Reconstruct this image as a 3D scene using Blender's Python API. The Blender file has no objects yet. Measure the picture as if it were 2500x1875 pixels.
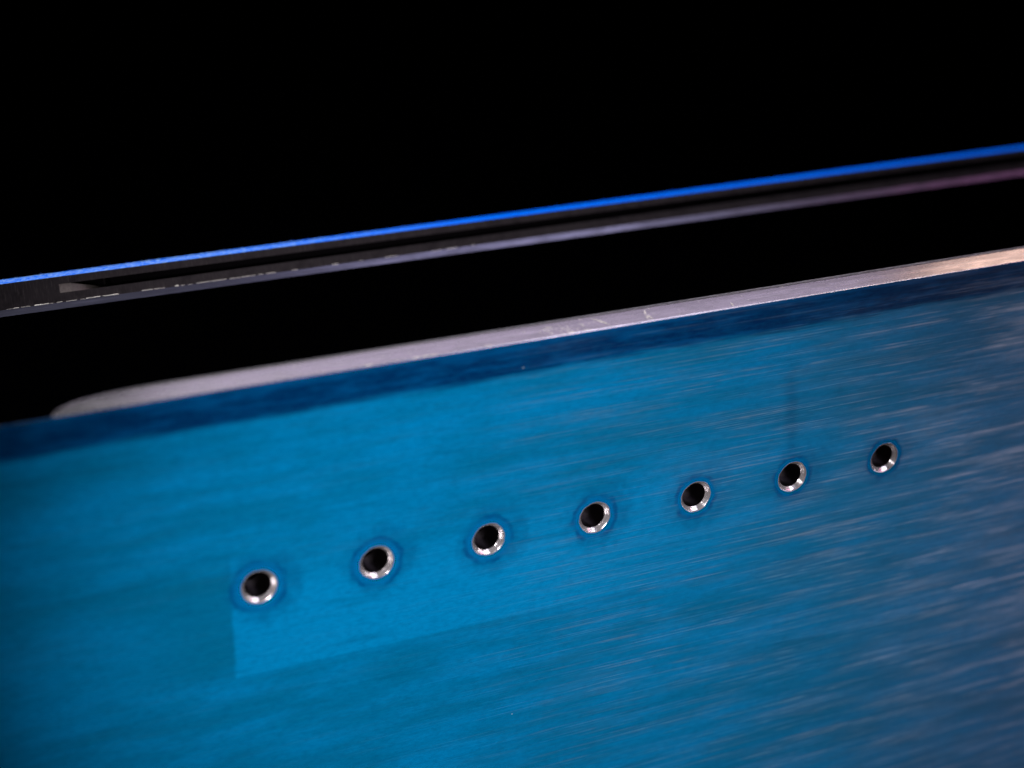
import bpy, bmesh, math, random
from mathutils import Matrix, Vector
random.seed(7)
MM = 0.001
sc = bpy.context.scene
C = sc.collection
V3 = lambda x, y, z: Vector((x, y, z)) * MM      # millimetres to metres

# ------------------------------------------------------------------ camera
cam_d = bpy.data.cameras.new('camera')
cam_d.sensor_width = 36.0
cam_d.lens = 64.8
cam_d.clip_start = 0.005
cam_d.clip_end = 20.0
cam_d.dof.use_dof = True
cam_d.dof.focus_distance = 0.1625
cam_d.dof.aperture_fstop = 19.0
cam = bpy.data.objects.new('camera', cam_d)
C.objects.link(cam)
cx_ = Vector((0.90759187, -0.4195158, 0.01683717))
cy_ = Vector((0.15540392, 0.37291864, 0.91475751))
cz_ = Vector((-0.39003413, -0.82760992, 0.40365233))
cl = V3(-36.435, -123.799, 74.294)
cam.matrix_world = Matrix(((cx_.x, cy_.x, cz_.x, cl.x), (cx_.y, cy_.y, cz_.y, cl.y), (cx_.z, cy_.z, cz_.z, cl.z), (0, 0, 0, 1)))
sc.camera = cam

# ------------------------------------------------------------------ world, lamps, exposure
w = bpy.data.worlds.new('World')
sc.world = w
w.use_nodes = True
w.node_tree.nodes['Background'].inputs[0].default_value = (0.01, 0.012, 0.02, 1)
w.node_tree.nodes['Background'].inputs[1].default_value = 0.05

def area(name, loc, target, size, size_y, rad, col, spread=180):
    """rad is the radiance of the panel"""
    d = bpy.data.lights.new(name, 'AREA')
    d.shape = 'RECTANGLE'
    d.size, d.size_y = size * MM, size_y * MM
    d.energy = rad * math.pi * d.size * d.size_y
    d.color = col
    d.spread = math.radians(spread)
    o = bpy.data.objects.new(name, d)
    C.objects.link(o)
    o.location = V3(*loc)
    o.rotation_euler = (V3(*target) - V3(*loc)).to_track_quat('-Z', 'Y').to_euler()
    return o
sd = bpy.data.lights.new('key_spot', 'SPOT')
sd.energy = 1.45
sd.color = (1.0, 0.95, 1.0)
sd.spot_size = math.radians(32.5)
sd.spot_blend = 1.0
sd.shadow_soft_size = 9 * MM
so = bpy.data.objects.new('key_spot', sd)
C.objects.link(so)
so.location = V3(-48, -140, 62)
so.rotation_euler = (V3(21, 0, -5) - V3(-48, -140, 62)).to_track_quat('-Z', 'Y').to_euler()
area('side_softbox', (184, -120, -22), (80, 0, -46), 80, 48, 0.52, (0.86, 0.82, 1.0), 52)
area('overhead_softbox', (104, -30, 150), (35, 5, 12), 70, 50, 6.5, (0.82, 0.80, 1.0))
area('corner_lamp', (150, -75, 125), (25, 0, 0), 20, 20, 18.0, (1.0, 0.96, 1.0))
area('magenta_lamp', (215, -26, 145), (100, 30, 12), 46, 40, 3.6, (1.0, 0.38, 0.66))
area('rear_softbox', (95, 150, 92), (30, 0, 17), 134, 46, 1.1, (0.82, 0.73, 1.0))
area('bar_fill', (12, 50, 125), (30, 37, 15), 50, 40, 20.0, (0.92, 0.95, 1.0))  # added fill, unseen, only to brighten the bar's blue face
area('warm_rear_lamp', (205, 150, 92), (72, 0, 17), 34, 40, 3.0, (1.0, 0.70, 0.58))
vs = sc.view_settings
vs.view_transform = 'Standard'
vs.look = 'None'
vs.exposure = 0.0
vs.gamma = 1.0
vs.use_curve_mapping = False

# ------------------------------------------------------------------ node helpers
class N:
    def __init__(s, name):
        s.m = bpy.data.materials.new(name)
        s.m.use_nodes = True
        s.t = s.m.node_tree
        s.t.nodes.clear()
        s.out = s.t.nodes.new('ShaderNodeOutputMaterial')
    def new(s, typ, **kw):
        n = s.t.nodes.new(typ)
        for k, v in kw.items():
            setattr(n, k, v)
        return n
    def put(s, sock, v):
        if isinstance(v, bpy.types.NodeSocket):
            s.t.links.new(v, sock)
        elif v is not None:
            if isinstance(v, (tuple, list)) and len(v) == 3 and sock.type == 'RGBA':
                v = (*v, 1)
            sock.default_value = v
    def m_(s, op, a, b=None, c=None, clamp=False):
        n = s.new('ShaderNodeMath', operation=op, use_clamp=clamp)
        s.put(n.inputs[0], a); s.put(n.inputs[1], b); s.put(n.inputs[2], c)
        return n.outputs[0]
    def add(s, a, b): return s.m_('ADD', a, b)
    def sub(s, a, b): return s.m_('SUBTRACT', a, b)
    def mul(s, a, b): return s.m_('MULTIPLY', a, b)
    def step(s, x, lo, hi, tlo=0.0, thi=1.0):
        n = s.new('ShaderNodeMapRange', interpolation_type='SMOOTHSTEP', clamp=True)
        s.put(n.inputs[0], x); s.put(n.inputs[1], lo); s.put(n.inputs[2], hi); s.put(n.inputs[3], tlo); s.put(n.inputs[4], thi)
        return n.outputs[0]
    def vec(s, x, y, z):
        n = s.new('ShaderNodeCombineXYZ')
        s.put(n.inputs[0], x); s.put(n.inputs[1], y); s.put(n.inputs[2], z)
        return n.outputs[0]
    def noise(s, v, scale=1.0, detail=2.0, rough=0.5):
        n = s.new('ShaderNodeTexNoise', noise_dimensions='3D')
        s.put(n.inputs['Vector'], v); n.inputs['Scale'].default_value = scale
        n.inputs['Detail'].default_value = detail; n.inputs['Roughness'].default_value = rough
        return n.outputs['Fac']
    def mix(s, f, a, b):
        n = s.new('ShaderNodeMix', data_type='RGBA')
        s.put(n.inputs[0], f); s.put(n.inputs[6], a); s.put(n.inputs[7], b)
        return n.outputs[2]
    def shade(s, f, a, b):
        n = s.new('ShaderNodeMixShader')
        s.put(n.inputs[0], f); s.t.links.new(a, n.inputs[1]); s.t.links.new(b, n.inputs[2])
        return n.outputs[0]
    def pr(s, col, metallic, rough, spec=0.5, aniso=0.0, normal=None, tangent=None):
        n = s.new('ShaderNodeBsdfPrincipled')
        s.put(n.inputs['Base Color'], col); s.put(n.inputs['Metallic'], metallic); s.put(n.inputs['Roughness'], rough)
        s.put(n.inputs['Specular IOR Level'], spec); s.put(n.inputs['Anisotropic'], aniso)
        if normal is not None: s.put(n.inputs['Normal'], normal)
        if tangent is not None: s.put(n.inputs['Tangent'], tangent)
        return n.outputs[0]
    def bump(s, h, strength, dist):
        n = s.new('ShaderNodeBump')
        n.inputs['Strength'].default_value = strength; n.inputs['Distance'].default_value = dist * MM
        s.put(n.inputs['Height'], h)
        return n.outputs[0]
    def xyz(s):
        """object position in millimetres"""
        t = s.new('ShaderNodeTexCoord')
        v = s.new('ShaderNodeVectorMath', operation='SCALE')
        s.t.links.new(t.outputs['Object'], v.inputs[0]); v.inputs['Scale'].default_value = 1000.0
        p = s.new('ShaderNodeSeparateXYZ')
        s.t.links.new(v.outputs[0], p.inputs[0])
        return v.outputs[0], p.outputs[0], p.outputs[1], p.outputs[2]
    def tangent(s):
        return s.new('ShaderNodeTangent', direction_type='UV_MAP').outputs[0]
    def end(s, sh):
        s.t.links.new(sh, s.out.inputs[0])
        return s.m

# ------------------------------------------------------------------ materials
def mat_black():
    n = N('black_velvet')
    return n.end(n.pr((0.0006, 0.0006, 0.0009), 0, 1.0, 0.0))

def mat_dye():
    """steel sheet wiped with blue marking dye, brushed lengthwise"""
    n = N('blue_dyed_steel')
    v, x, y, z = n.xyz()
    # wiping blotches, drawn out along the brushing direction
    b1 = n.noise(n.vec(n.mul(x, 0.045), y, n.mul(z, 0.22)), 1.0, 3.0, 0.55)
    b2 = n.noise(n.vec(n.mul(x, 0.14), 7.0, n.mul(z, 0.9)), 1.0, 4.0, 0.6)
    b3 = n.noise(n.vec(n.mul(x, 0.5), 3.0, n.mul(z, 0.7)), 1.0, 4.0, 0.65)
    f1 = n.step(n.add(n.mul(b1, 0.6), n.mul(b2, 0.4)), 0.36, 0.64)
    col = n.mix(f1, (0.0, 0.154, 0.315), (0.0, 0.215, 0.475))
    col = n.mix(n.step(b3, 0.5, 0.8, 0.0, 0.45), col, (0.0, 0.125, 0.25))
    # a second wiped coat ends in a square corner below the first holes
    wob = n.mul(n.sub(n.noise(n.vec(n.mul(x, 0.4), 1.0, n.mul(z, 0.5)), 1.0, 3.0), 0.5), 0.7)
    left = n.step(n.add(x, wob), -2.42, -2.1)
    left = n.mul(left, n.step(z, 3.4, -2.2))
    low = n.step(n.add(z, n.mul(wob, 0.4)), -8.1, -7.85)
    fade = n.step(x, 24.0, 52.0, 1.0, 0.0)
    patch = n.mul(n.mul(left, low), fade)
    col = n.mix(n.mul(patch, 0.92), col, (0.0, 0.240, 0.52))
    leftz = n.mul(n.mul(n.step(n.add(x, wob), -2.1, -2.5), n.step(z, 4.2, 0.8)), n.step(z, -9.5, -6.0))
    leftz = n.mul(leftz, n.step(x, -16.0, -4.0))
    col = n.mix(n.mul(leftz, 0.58), col, (0.0, 0.115, 0.21))
    # thin dark smears from the wiping cloth
    sm = n.noise(n.vec(n.mul(x, 0.07), 11.0, n.mul(z, 0.75)), 1.0, 3.0, 0.6)
    col = n.mix(n.step(sm, 0.56, 0.70, 0.0, 0.40), col, (0.0, 0.105, 0.22))
    # dark double coat along the top edge
    e1 = n.noise(n.vec(n.mul(x, 0.09), 5.0, 0.0), 1.0, 2.0)
    e2 = n.noise(n.vec(n.mul(x, 0.16), 9.0, n.mul(z, 1.5)), 1.0, 4.0, 0.65)
    bl0 = n.noise(n.vec(n.mul(x, 0.22), 12.0, n.mul(z, 4.0)), 1.0, 3.0, 0.6)
    lim = n.add(n.add(14.15, n.mul(e1, 1.0)), n.mul(n.sub(e2, 0.5), 0.7))
    band = n.step(n.add(n.sub(z, lim), n.mul(n.sub(bl0, 0.5), 0.9)), -0.40, 0.42)
    bl = n.noise(n.vec(n.mul(x, 0.16), 2.0, n.mul(z, 1.1)), 1.0, 5.0, 0.65)
    ncol = n.mix(n.step(bl, 0.42, 0.68), (0.0, 0.016, 0.082), (0.0, 0.062, 0.20))
    col = n.mix(n.mul(band, 0.95), col, ncol)
    rim = n.step(n.add(z, n.mul(n.sub(e2, 0.5), 1.2)), 17.0, 17.35)
    col = n.mix(n.mul(rim, 0.55), col, (0.0, 0.10, 0.32))
    # rings of pooled dye round the drilled holes
    k = n.m_('ROUND', n.m_('MINIMUM', n.m_('MAXIMUM', n.mul(x, 0.1), 0.0), 6.0))
    fx = n.sub(x, n.mul(k, 10.0))
    r0 = n.m_('SQRT', n.add(n.mul(fx, fx), n.mul(z, z)))
    hw = n.mul(n.sub(n.noise(n.vec(n.mul(x, 0.8), 4.0, n.mul(z, 0.8)), 1.0, 3.0), 0.5), 0.7)
    rr = n.add(r0, hw)
    rad = n.sub(2.28, n.mul(k, 0.06))
    ring = n.step(n.m_('ABSOLUTE', n.sub(rr, rad)), 0.34, 0.04)
    ring = n.mul(ring, n.step(n.noise(n.vec(n.mul(x, 0.55), 8.0, n.mul(z, 0.55)), 1.0, 2.0), 0.36, 0.62, 0.12, 1.0))
    inside = n.step(n.sub(rad, rr), -0.05, 0.2)
    smear = n.step(n.add(rr, n.add(n.mul(hw, 4.5), n.mul(fx, -0.12))), 3.9, 2.0, 0.0, 0.9)
    col = n.mix(n.mul(smear, 0.65), col, (0.0, 0.115, 0.27))
    col = n.mix(n.mul(inside, 0.5), col, (0.0, 0.140, 0.38))
    col = n.mix(n.mul(ring, 0.75), col, (0.0, 0.065, 0.21))
    # upright dark wipe mark between two holes and the top edge
    sx = n.add(49.2, n.add(n.mul(n.sub(8.0, z), 0.10), n.mul(n.sub(n.noise(n.vec(0.0, 6.0, n.mul(z, 0.5)), 1.0, 2.0), 0.5), 0.8)))
    dx = n.m_('ABSOLUTE', n.sub(x, sx))
    st = n.mul(n.mul(n.step(n.add(dx, n.mul(n.sub(e2, 0.5), 1.2)), 1.1, 0.0), n.step(z, 1.6, 4.5)), n.step(z, 12.2, 8.5))
    col = n.mix(n.mul(st, 0.34), col, (0.0, 0.035, 0.10))
    # brushing scratches: fine and coarse, with the right-hand sheen painted into the mask
    s1 = n.noise(n.vec(n.mul(x, 0.055), 1.0, n.mul(z, 6.4)), 1.0, 1.5, 0.55)
    s4 = n.noise(n.vec(n.mul(x, 0.065), 6.0, n.mul(z, 3.8)), 1.0, 2.0, 0.6)
    s2 = n.noise(n.vec(n.mul(x, 0.085), 2.0, n.mul(z, 1.05)), 1.0, 3.5, 0.62)
    s5 = n.noise(n.vec(n.mul(x, 0.30), 14.0, n.mul(z, 2.6)), 1.0, 2.0, 0.5)
    s3 = n.noise(n.vec(n.mul(x, 0.045), 5.0, n.mul(z, 0.22)), 1.0, 3.0, 0.6)
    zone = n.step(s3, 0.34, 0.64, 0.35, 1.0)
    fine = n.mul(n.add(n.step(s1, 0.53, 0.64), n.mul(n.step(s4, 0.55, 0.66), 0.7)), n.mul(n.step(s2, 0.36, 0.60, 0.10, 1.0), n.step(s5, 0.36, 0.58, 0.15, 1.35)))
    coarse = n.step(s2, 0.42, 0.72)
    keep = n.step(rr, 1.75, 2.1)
    sheen = n.step(x, 35.0, 85.0, 0.02, 0.09)  # painted sheen: more bare metal mixed in towards the right
    wear_sheen = n.add(n.mul(n.add(n.mul(fine, 0.40), n.mul(coarse, n.step(x, 40.0, 80.0, 0.16, 0.34))), zone), sheen)
    wear_sheen = n.m_('MINIMUM', n.mul(n.mul(wear_sheen, keep), n.step(x, 12.0, 44.0, 0.06, 1.0)), 0.8)  # scratches held back at left, full where the sheen lies
    wear_sheen = n.mul(wear_sheen, n.sub(1.0, n.mul(band, 0.62)))
    hgt = n.add(n.mul(s1, 1.0), n.mul(s4, 0.7))
    nrm = n.bump(hgt, 0.35, 0.012)
    tg = n.tangent()
    # fine mottling of the dried dye, and a few specks of dust
    mo = n.noise(n.vec(n.mul(x, 1.1), 4.0, n.mul(z, 3.0)), 1.0, 3.0, 0.7)
    col = n.mix(n.step(mo, 0.35, 0.7, 0.0, 0.28), col, (0.0, 0.08, 0.20))
    vo = n.new('ShaderNodeTexVoronoi', feature='F1')
    n.put(vo.inputs['Vector'], n.vec(n.mul(x, 0.30), 0.0, n.mul(z, 0.30)))
    vo.inputs['Scale'].default_value = 1.0
    pick = n.new('ShaderNodeSeparateColor')
    n.put(pick.inputs[0], vo.outputs['Color'])
    dust = n.mul(n.step(vo.outputs['Distance'], 0.026, 0.012), n.m_('GREATER_THAN', pick.outputs[0], 0.72))
    col = n.mix(n.mul(dust, 0.45), col, (0.50, 0.66, 0.70))
    dif = n.pr(col, 0.0, 0.7, 0.0, 0.0, nrm)
    met = n.pr(col, 1.0, 0.42, 0.5, 0.55, nrm, tg)
    base = n.shade(0.2, dif, met)
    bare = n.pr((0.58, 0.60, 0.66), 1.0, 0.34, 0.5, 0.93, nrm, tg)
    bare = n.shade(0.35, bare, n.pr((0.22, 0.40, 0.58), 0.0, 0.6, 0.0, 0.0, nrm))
    return n.end(n.shade(wear_sheen, base, bare))

def mat_edge(name, col, rough, aniso=0.6, dirt=0.25):
    """bare ground steel, grinding lines along the length"""
    n = N(name)
    v, x, y, z = n.xyz()
    l1 = n.noise(n.vec(n.mul(x, 0.16), n.mul(y, 5.0), n.mul(z, 5.0)), 1.0, 2.0, 0.6)
    l2 = n.noise(n.vec(n.mul(x, 0.5), n.mul(y, 1.4), n.mul(z, 1.4)), 1.0, 4.0, 0.6)
    c = n.mix(n.step(l2, 0.35, 0.75, 0.0, dirt), col, tuple(a * 0.45 for a in col))
    c = n.mix(n.step(l1, 0.50, 0.70, 0.0, 0.6), c, tuple(min(1, a * 1.45) for a in col))
    nrm = n.bump(n.add(l1, n.mul(l2, 0.4)), 0.35, 0.012)
    r = n.add(rough, n.mul(n.sub(l2, 0.5), 0.18))
    return n.end(n.pr(c, 1.0, r, 0.5, aniso, nrm, n.tangent() if aniso else None))

def mat_steel(name, col, rough, grain=6.0, strength=0.3):
    n = N(name)
    v, x, y, z = n.xyz()
    l = n.noise(v, grain, 3.0, 0.6)
    c = n.mix(n.step(l, 0.4, 0.75, 0.0, 0.5), col, tuple(a * 0.4 for a in col))
    return n.end(n.pr(c, 1.0, rough, 0.5, 0.0, n.bump(l, strength, 0.02)))

def mat_fleck():
    n = N('bright_chip_steel')
    c = (0.85, 0.78, 0.70)
    return n.end(n.shade(0.5, n.pr(c, 0.0, 0.6, 0.3), n.pr(c, 1.0, 0.45)))

def mat_rim():
    """freshly cut countersink: bright, slightly satin steel with turning marks"""
    n = N('cut_countersink_steel')
    v, x, y, z = n.xyz()
    r0 = n.m_('SQRT', n.add(n.mul(x, x), n.mul(z, z)))
    l = n.noise(n.vec(n.mul(r0, 16.0), n.mul(x, 0.5), n.mul(z, 0.5)), 1.0, 2.0, 0.6)
    c = n.mix(n.step(l, 0.4, 0.7, 0.0, 0.4), (0.74, 0.70, 0.70), (0.40, 0.36, 0.38))
    nrm = n.bump(n.add(l, n.mul(n.noise(v, 2.2, 2.0), 1.6)), 0.5, 0.03)
    return n.end(n.shade(0.76, n.pr(c, 0.0, 0.6, 0.2, 0.0, nrm), n.pr(c, 1.0, 0.21, 0.5, 0.0, nrm)))

def mat_dark_edge():
    """sawn dark steel, fine marks across the thickness"""
    n = N('dark_sawn_steel')
    v, x, y, z = n.xyz()
    l = n.noise(n.vec(n.mul(x, 9.0), n.mul(y, 0.5), n.mul(z, 0.8)), 1.0, 3.0, 0.65)
    d = n.noise(v, 0.9, 4.0, 0.6)
    c = n.mix(n.step(l, 0.5, 0.8, 0.0, 0.8), (0.055, 0.047, 0.051), (0.15, 0.13, 0.125))
    c = n.mix(n.step(d, 0.45, 0.7, 0.0, 0.5), c, (0.028, 0.024, 0.027))
    nrm = n.bump(l, 0.4, 0.02)
    return n.end(n.shade(0.8, n.pr(c, 0.0, 0.8, 0.0, 0.0, nrm), n.pr(c, 1.0, 0.36, 0.5, 0.0, nrm)))

def mat_bar_dye():
    n = N('blue_dyed_bar_top')
    v, x, y, z = n.xyz()
    l = n.noise(n.vec(n.mul(x, 1.6), n.mul(y, 1.6), n.mul(z, 1.6)), 1.0, 4.0, 0.7)
    c = n.mix(n.step(l, 0.35, 0.7), (0.0, 0.12, 0.85), (0.003, 0.20, 0.97))
    worn = n.mul(n.step(n.noise(v, 2.6, 3.0, 0.7), 0.46, 0.62), n.step(x, 38.0, 4.0, 0.0, 0.8))
    nrm = n.bump(l, 0.4, 0.02)
    a = n.pr(c, 0.0, 0.6, 0.0, 0.0, nrm)
    b = n.pr((0.48, 0.72, 0.92), 0.0, 0.5, 0.3, 0.0, nrm)
    return n.end(n.shade(worn, a, b))

M = {
    'black': mat_black(), 'dye': mat_dye(), 'bar_dye': mat_bar_dye(), 'dark': mat_dark_edge(),
    'edge': mat_edge('bare_ground_edge', (0.52, 0.475, 0.49), 0.27, 0.25),
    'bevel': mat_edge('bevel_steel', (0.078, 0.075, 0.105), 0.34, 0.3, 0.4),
    'rim': mat_rim(),
    'bore': mat_steel('shaded_bore_steel', (0.030, 0.024, 0.026), 0.42, 4.0, 0.5),  # shade inside the holes put into the near-black colour
    'back': mat_steel('mill_finish_steel', (0.35, 0.35, 0.37), 0.45),
    'slot_shade': mat_steel('shaded_slot_wall', (0.006, 0.005, 0.006), 0.7),  # shade of the slot painted as a near-black base colour
    'fleck': mat_fleck(),
    'ramp': mat_steel('slot_run_out_steel', (0.30, 0.26, 0.24), 0.5, 7.0, 0.9),
}

# ------------------------------------------------------------------ mesh helpers
def link(name, bm, mats, parent=None, smooth=False, uv=True):
    if uv:                                    # u runs across the length: highlights spread across the brushing lines
        lay = bm.loops.layers.uv.new('UVMap')
        for f in bm.faces:
            for lp in f.loops:
                c = lp.vert.co
                lp[lay].uv = ((c.z + c.y * 0.9) * 10, c.x * 10)
    me = bpy.data.meshes.new(name)
    bm.to_mesh(me); bm.free()
    for m in (mats if isinstance(mats, list) else [mats]):
        me.materials.append(m)
    if smooth:
        for p in me.polygons: p.use_smooth = True
    o = bpy.data.objects.new(name, me)
    C.objects.link(o)
    if parent: o.parent = parent
    return o

def face(bm, pts, mi=0):
    f = bm.faces.new([bm.verts.new(V3(*p)) for p in pts])
    f.material_index = mi
    return f

def thing(name, label, cat, loc):
    o = bpy.data.objects.new(name, None)
    o.empty_display_size = 0.01
    C.objects.link(o)
    o.location = V3(*loc)
    o['label'] = label
    o['category'] = cat
    return o

# ------------------------------------------------------------------ setting: black table
bm = bmesh.new()
face(bm, [(-2500, -1500, -50), (2500, -1500, -50), (2500, 3000, -50), (-2500, 3000, -50)])
t = link('table', bm, M['black'])
t['kind'] = 'structure'

# ------------------------------------------------------------------ drilled plate
TOP, BOT, T = 17.5, -50.0, 3.2               # top edge, bottom edge, thickness (mm)
XL, XR, CH = -60.0, 150.0, 0.05
PITCH, RC, RB, CD = 10.0, 1.45, 1.14, 0.34   # hole pitch, countersink and bore radius, countersink depth
NH, SEG = 7, 64
plate = thing('drilled_plate', 'brushed steel plate coated in blue marking dye, drilled with a row of seven holes', 'plate', (0, 0, 0))

def square_pt(a, h):
    c, s = math.cos(a), math.sin(a)
    k = h / max(abs(c), abs(s))
    return c * k, s * k

def holed_face(bm, Y, R, flip, zt, zb, mi, xl=XL, xr=XR):
    h = PITCH / 2
    def q(p):
        face(bm, p[::-1] if flip else p, mi)
    q([(xl, Y, zb), (xr, Y, zb), (xr, Y, -h), (xl, Y, -h)])
    q([(xl, Y, h), (xr, Y, h), (xr, Y, zt), (xl, Y, zt)])
    q([(xl, Y, -h), (-h, Y, -h), (-h, Y, h), (xl, Y, h)])
    q([(NH * PITCH - h, Y, -h), (xr, Y, -h), (xr, Y, h), (NH * PITCH - h, Y, h)])
    for k in range(NH):
        X = k * PITCH
        for i in range(SEG):
            a, b = 2 * math.pi * i / SEG + math.pi / 4, 2 * math.pi * (i + 1) / SEG + math.pi / 4
            sa, sb = square_pt(a, h), square_pt(b, h)
            q([(X + R * math.cos(a), Y, R * math.sin(a)), (X + sa[0], Y, sa[1]), (X + sb[0], Y, sb[1]), (X + R * math.cos(b), Y, R * math.sin(b))])

def thick(x):
    """thickness left at the top edge: a relief on the far side runs out in a radius"""
    x0, x1 = -14.9, -5.6
    if x <= x0: return 0.02
    if x >= x1: return T - CH
    q = (x - x0) / (x1 - x0)
    return 0.02 + (T - CH - 0.02) * math.sqrt(max(0.0, 1 - (1 - q) ** 2.2))

def chamfer(x):
    return 0.012 + (CH - 0.012) * min(1.0, max(0.0, (x + 14.9) / 2.0))

xs = [XL, -30, -20, -14.9] + [-14.9 + 0.02 * 1.18 ** i for i in range(0, 36)]
xs = [x for x in xs if x < -5.6] + [-5.6 + i * 4 for i in range(0, 38)] + [XR]
POCKET = 11.0
bm = bmesh.new()
holed_face(bm, 0.0, RC, False, TOP - 2 * CH, BOT, 0)
for a, b in zip(xs, xs[1:]):                   # front face up to the chamfer line
    if a < b:
        face(bm, [(a, 0, TOP - 2 * CH), (b, 0, TOP - 2 * CH), (b, 0, TOP - chamfer(b)), (a, 0, TOP - chamfer(a))], 0)
holed_face(bm, T, RB, True, POCKET, BOT, 1)
for i in range(len(xs) - 1):                  # far side above the relief floor, and the floor itself
    a, b = xs[i], xs[i + 1]
    ta, tb = thick(a) + chamfer(a), thick(b) + chamfer(b)
    if a < b:
        face(bm, [(a, ta, TOP - 0.001), (b, tb, TOP - 0.001), (b, tb, POCKET), (a, ta, POCKET)], 1)
        if ta < T - 0.001 or tb < T - 0.001:
            face(bm, [(a, ta, POCKET), (b, tb, POCKET), (b, T, POCKET), (a, T, POCKET)], 1)
face(bm, [(XL, 0, BOT), (XL, T, BOT), (XL, T, POCKET), (XL, 0, POCKET)], 1)
face(bm, [(XR, 0, BOT), (XR, T, BOT), (XR, T, TOP - CH), (XR, 0, TOP - CH)], 1)
face(bm, [(XL, 0, BOT), (XR, 0, BOT), (XR, T, BOT), (XL, T, BOT)], 1)
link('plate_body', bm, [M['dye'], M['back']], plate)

# bare top edge: narrow chamfer in front, flat, slightly rolled towards the far side
bm = bmesh.new()
for i in range(len(xs) - 1):
    a, b = xs[i], xs[i + 1]
    if a >= b: continue
    rows = []
    for x in (a, b):
        t_ = thick(x)
        c_ = chamfer(x)
        rows.append([(x, 0.0, TOP - c_), (x, c_, TOP), (x, c_ + t_ * 0.55, TOP), (x, c_ + t_ * 0.85, TOP - 0.03 * t_ / T), (x, c_ + t_, TOP - 0.13 * t_ / T)])
    for j in range(4):
        face(bm, [rows[0][j], rows[1][j], rows[1][j + 1], rows[0][j + 1]])
bmesh.ops.remove_doubles(bm, verts=bm.verts, dist=1e-8)
te = link('top_edge', bm, M['edge'], plate)
te['label'] = 'bare pinkish silver top edge, rounded off at its left end'

# nicks and scratches across the bare edge
bm = bmesh.new()
def sliver(bm, p, q, wid, lift, mi=0):
    p, q = Vector(p), Vector(q)
    d = (q - p)
    s = Vector((-d.y, d.x, 0)).normalized() * wid / 2 if abs(d.x) + abs(d.y) > 1e-6 else Vector((wid / 2, 0, 0))
    up = Vector((0, 0, lift))
    m = (p + q) / 2
    face(bm, [p, m - s + up, q, m + up * 1.6], mi)
    face(bm, [p, m + up * 1.6, q, m + s + up], mi)
Z = TOP + 0.004
sliver(bm, (30.15, 2.6, Z), (31.1, 0.25, Z), 0.15, 0.025)
sliver(bm, (35.3, 2.5, Z), (34.7, 1.2, Z), 0.15, 0.025)
sliver(bm, (34.8, 1.3, Z), (34.5, 0.3, Z), 0.13, 0.025)
sliver(bm, (34.9, 1.4, Z), (34.9, 0.2, Z), 0.15, 0.025)
sliver(bm, (42.9, 1.2, Z), (42.7, 0.2, Z), 0.13, 0.025)
for i in range(34):
    x, y = random.gauss(26.6, 1.5), random.uniform(0.2, 2.3)
    sliver(bm, (x, y, Z), (x + random.uniform(-0.25, 0.25), y - random.uniform(0.1, 0.4), Z), random.uniform(0.06, 0.13), 0.018)
for i in range(60):
    x, y = random.uniform(-8, 75), random.uniform(0.2, 2.8)
    sliver(bm, (x, y, Z), (x + random.uniform(-0.15, 0.15), y - random.uniform(0.05, 0.35), Z), random.uniform(0.03, 0.06), 0.012)
for x in (13.2, 14.0, 14.6, 19.4, 9.2, 27.0, 28.2):      # burnished burrs on the front corner
    sliver(bm, (x, 0.16, Z), (x + random.uniform(0.6, 1.2), 0.20, Z), 0.16, 0.02)
o = link('scratches', bm, M['fleck'], plate)
o['kind'] = 'stuff'

# each hole: a countersink with its bore
def ring_mesh(prof, jitter, seed, seg=SEG):
    rnd = random.Random(seed)
    ph = [rnd.uniform(0, 6.28) for _ in range(6)]
    bm = bmesh.new()
    loops = []
    for (r, y, jz) in prof:
        lo = []
        for i in range(seg):
            a = 2 * math.pi * i / seg
            rj = r + jz * jitter * (math.sin(3 * a + ph[0]) + 0.7 * math.sin(7 * a + ph[1]) + 0.5 * math.sin(13 * a + ph[2]))
            lo.append(bm.verts.new(V3(rj * math.cos(a), y, rj * math.sin(a))))
        loops.append(lo)
    for l0, l1 in zip(loops, loops[1:]):
        for i in range(seg):
            j = (i + 1) % seg
            bm.faces.new([l0[i], l1[i], l1[j], l0[j]])
    return bm
for k in range(NH):
    rim = ring_mesh([(RC + 0.05, -0.006, 1), (RC - 0.01, -0.012, 1), (RC - 0.06, 0.05, 0.8), (RB + 0.07, CD - 0.06, 0.8), (RB, CD + 0.03, 0)], 0.018, 20 + k)
    r = link('countersink', rim, M['rim'], plate, smooth=True)
    r.location = V3(k * PITCH, 0, 0)
    r.rotation_euler = (0, random.uniform(0, 6.28), 0)
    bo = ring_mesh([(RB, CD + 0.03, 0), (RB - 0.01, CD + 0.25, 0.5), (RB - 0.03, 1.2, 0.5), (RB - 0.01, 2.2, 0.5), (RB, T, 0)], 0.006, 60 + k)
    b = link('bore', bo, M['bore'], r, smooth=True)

# ------------------------------------------------------------------ slotted bar behind
# cross-section axes in the Y-Z plane: e1 up the edge face, e2 into the depth
E1, E2 = (0.347, 0.938), (0.938, -0.347)
OY, OZ = 34.6, 15.75                          # far upper corner line of the dyed top
def S(x, s, d):
    return (x, OY + E1[0] * s + E2[0] * d, OZ + E1[1] * s + E2[1] * d)
BL, BR = -50.0, 220.0
sA, s1, s2, sB, sD = -0.38, -1.06, -1.86, -2.70, -3.28
dW = 5.0                                      # depth of the bar
bar = thing('slotted_bar', 'thin dark metal bar with bright blue upper face and a long slot, behind the plate', 'bar', (0, 0, 0))
SX = -7.3                                     # left end of the slot

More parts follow.
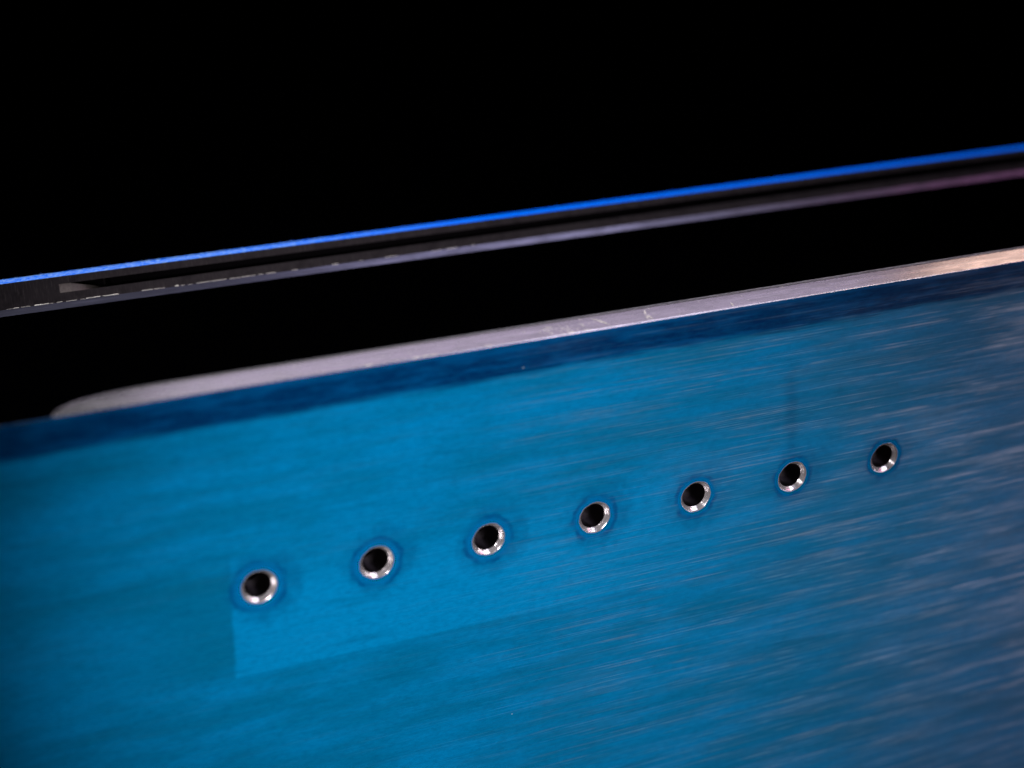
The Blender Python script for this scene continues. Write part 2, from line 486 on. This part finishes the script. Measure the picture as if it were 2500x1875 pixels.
bm = bmesh.new()
face(bm, [S(BL, s1, 0), S(BR, s1, 0), S(BR, sA, 0), S(BL, sA, 0)])
face(bm, [S(BL, sB, 0), S(BR, sB, 0), S(BR, s2, 0), S(BL, s2, 0)])
face(bm, [S(BL, s2, 0), S(SX, s2, 0), S(SX, s1, 0), S(BL, s1, 0)])
face(bm, [S(BL, sA, 0), S(BL, 0, dW), S(BL, sD + 0.4, dW), S(BL, sD, -0.22), S(BL, sB, 0)])
face(bm, [S(BR, sA, 0), S(BR, 0, dW), S(BR, sD + 0.4, dW), S(BR, sD, -0.22), S(BR, sB, 0)])
face(bm, [S(BL, 0, dW), S(BR, 0, dW), S(BR, sD + 0.4, dW), S(BL, sD + 0.4, dW)])
face(bm, [S(BL, sD + 0.4, dW), S(BR, sD + 0.4, dW), S(BR, sD, -0.22), S(BL, sD, -0.22)])
link('bar_edge', bm, M['dark'], bar)

bm = bmesh.new()
face(bm, [S(BL, sA, 0), S(BR, sA, 0), S(BR, 0, dW), S(BL, 0, dW)])
o = link('dyed_face', bm, M['bar_dye'], bar)
o['label'] = 'bright blue dyed upper face seen almost edge on'

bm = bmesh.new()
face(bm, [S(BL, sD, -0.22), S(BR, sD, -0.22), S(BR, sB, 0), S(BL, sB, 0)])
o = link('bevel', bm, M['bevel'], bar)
o['label'] = 'dull lavender bevel along the lower edge'

# slot: two walls, a floor, and a curved run-out at the left end
def depth(x):
    u = x - SX
    if u < 1.1: return 0.10 + 0.02 * u
    return min(3.2, 0.122 + 0.10 * (u - 1.1) + 0.16 * (u - 1.1) ** 2)
sx = [SX, SX + 0.55, SX + 1.1] + [SX + 1.1 + 0.35 * i for i in range(1, 14)] + [0, 40, 90, BR]
bm = bmesh.new()
bm2 = bmesh.new()
for a, b in zip(sx, sx[1:]):
    if b <= a: continue
    da, db = depth(a), depth(b)
    face(bm, [S(a, s1, 0), S(b, s1, 0), S(b, s1, db), S(a, s1, da)])
    face(bm, [S(a, s2, 0), S(b, s2, 0), S(b, s2, db), S(a, s2, da)])
    if a > SX + 4.5:
        face(bm, [S(a, s2, da), S(b, s2, db), S(b, s1, db), S(a, s1, da)])
    else:                                     # run-out mesh shaped as the lit wedge of floor, dark slot above it
        ua, ub = (max(0.0, min(1.0, (q - SX - 1.0) / 3.4)) for q in (a, b))
        ma, mb = s1 + (s2 - s1) * ua * 0.98, s1 + (s2 - s1) * ub * 0.98
        face(bm2, [S(a, s2, da), S(b, s2, db), S(b, mb, db), S(a, ma, da)])
        if mb < s1 - 1e-6:
            face(bm, [S(a, ma, da), S(b, mb, db), S(b, mb, 3.2), S(a, ma, 3.2)])
            face(bm, [S(a, ma, 3.2), S(b, mb, 3.2), S(b, s1, 3.2), S(a, s1, 3.2)])
face(bm, [S(SX, s2, 0), S(SX, s2, depth(SX)), S(SX, s1, depth(SX)), S(SX, s1, 0)])
sl = link('slot', bm, M['slot_shade'], bar)
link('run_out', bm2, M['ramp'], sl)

# hairlike burrs on the far edge of the dyed face
bm = bmesh.new()
x = BL + 10
while x < 90:
    h = min(0.28, random.expovariate(1 / 0.035) + 0.012)
    if random.random() < 0.03: h = random.uniform(0.12, 0.28)
    wd = random.uniform(0.02, 0.07)
    lean = random.uniform(-0.06, 0.06)
    p0, p1, p2, p3 = S(x, -0.01, dW), S(x + wd, -0.01, dW), S(x + wd / 2, -0.01, dW - 0.05), S(x + wd / 2 + lean, h, dW - 0.02)
    for tri in ((p0, p2, p3), (p2, p1, p3), (p1, p0, p3)):
        face(bm, tri)
    x += random.uniform(0.03, 0.14)
o = link('burrs', bm, M['bar_dye'], bar)
o['kind'] = 'stuff'

# bright flecks of bare metal along the corner above the bevel
bm = bmesh.new()
x = -20.0
while x < 34:
    run = random.uniform(0.25, 1.5)
    dens = 1.0 if x < 12 else 0.5
    if random.random() < 0.8 * dens:
        h = random.uniform(0.03, 0.06)
        lo = sB + random.uniform(0.0, 0.03)
        n = max(1, int(run / 0.5))
        for i in range(n):
            a, b = x + run * i / n, x + run * (i + 1) / n - random.uniform(0, 0.04)
            hh = h * random.uniform(0.75, 1.1)
            face(bm, [S(a, lo, -0.006), S(b, lo, -0.006), S(b, lo + hh * 0.7, -0.02), S(a, lo + hh * 0.7, -0.02)])
            face(bm, [S(a, lo + hh * 0.7, -0.02), S(b, lo + hh * 0.7, -0.02), S(b, lo + hh, 0.0), S(a, lo + hh, 0.0)])
    x += run + random.uniform(0.05, 0.45)
o = link('flecks', bm, M['fleck'], bar)
o['kind'] = 'stuff'
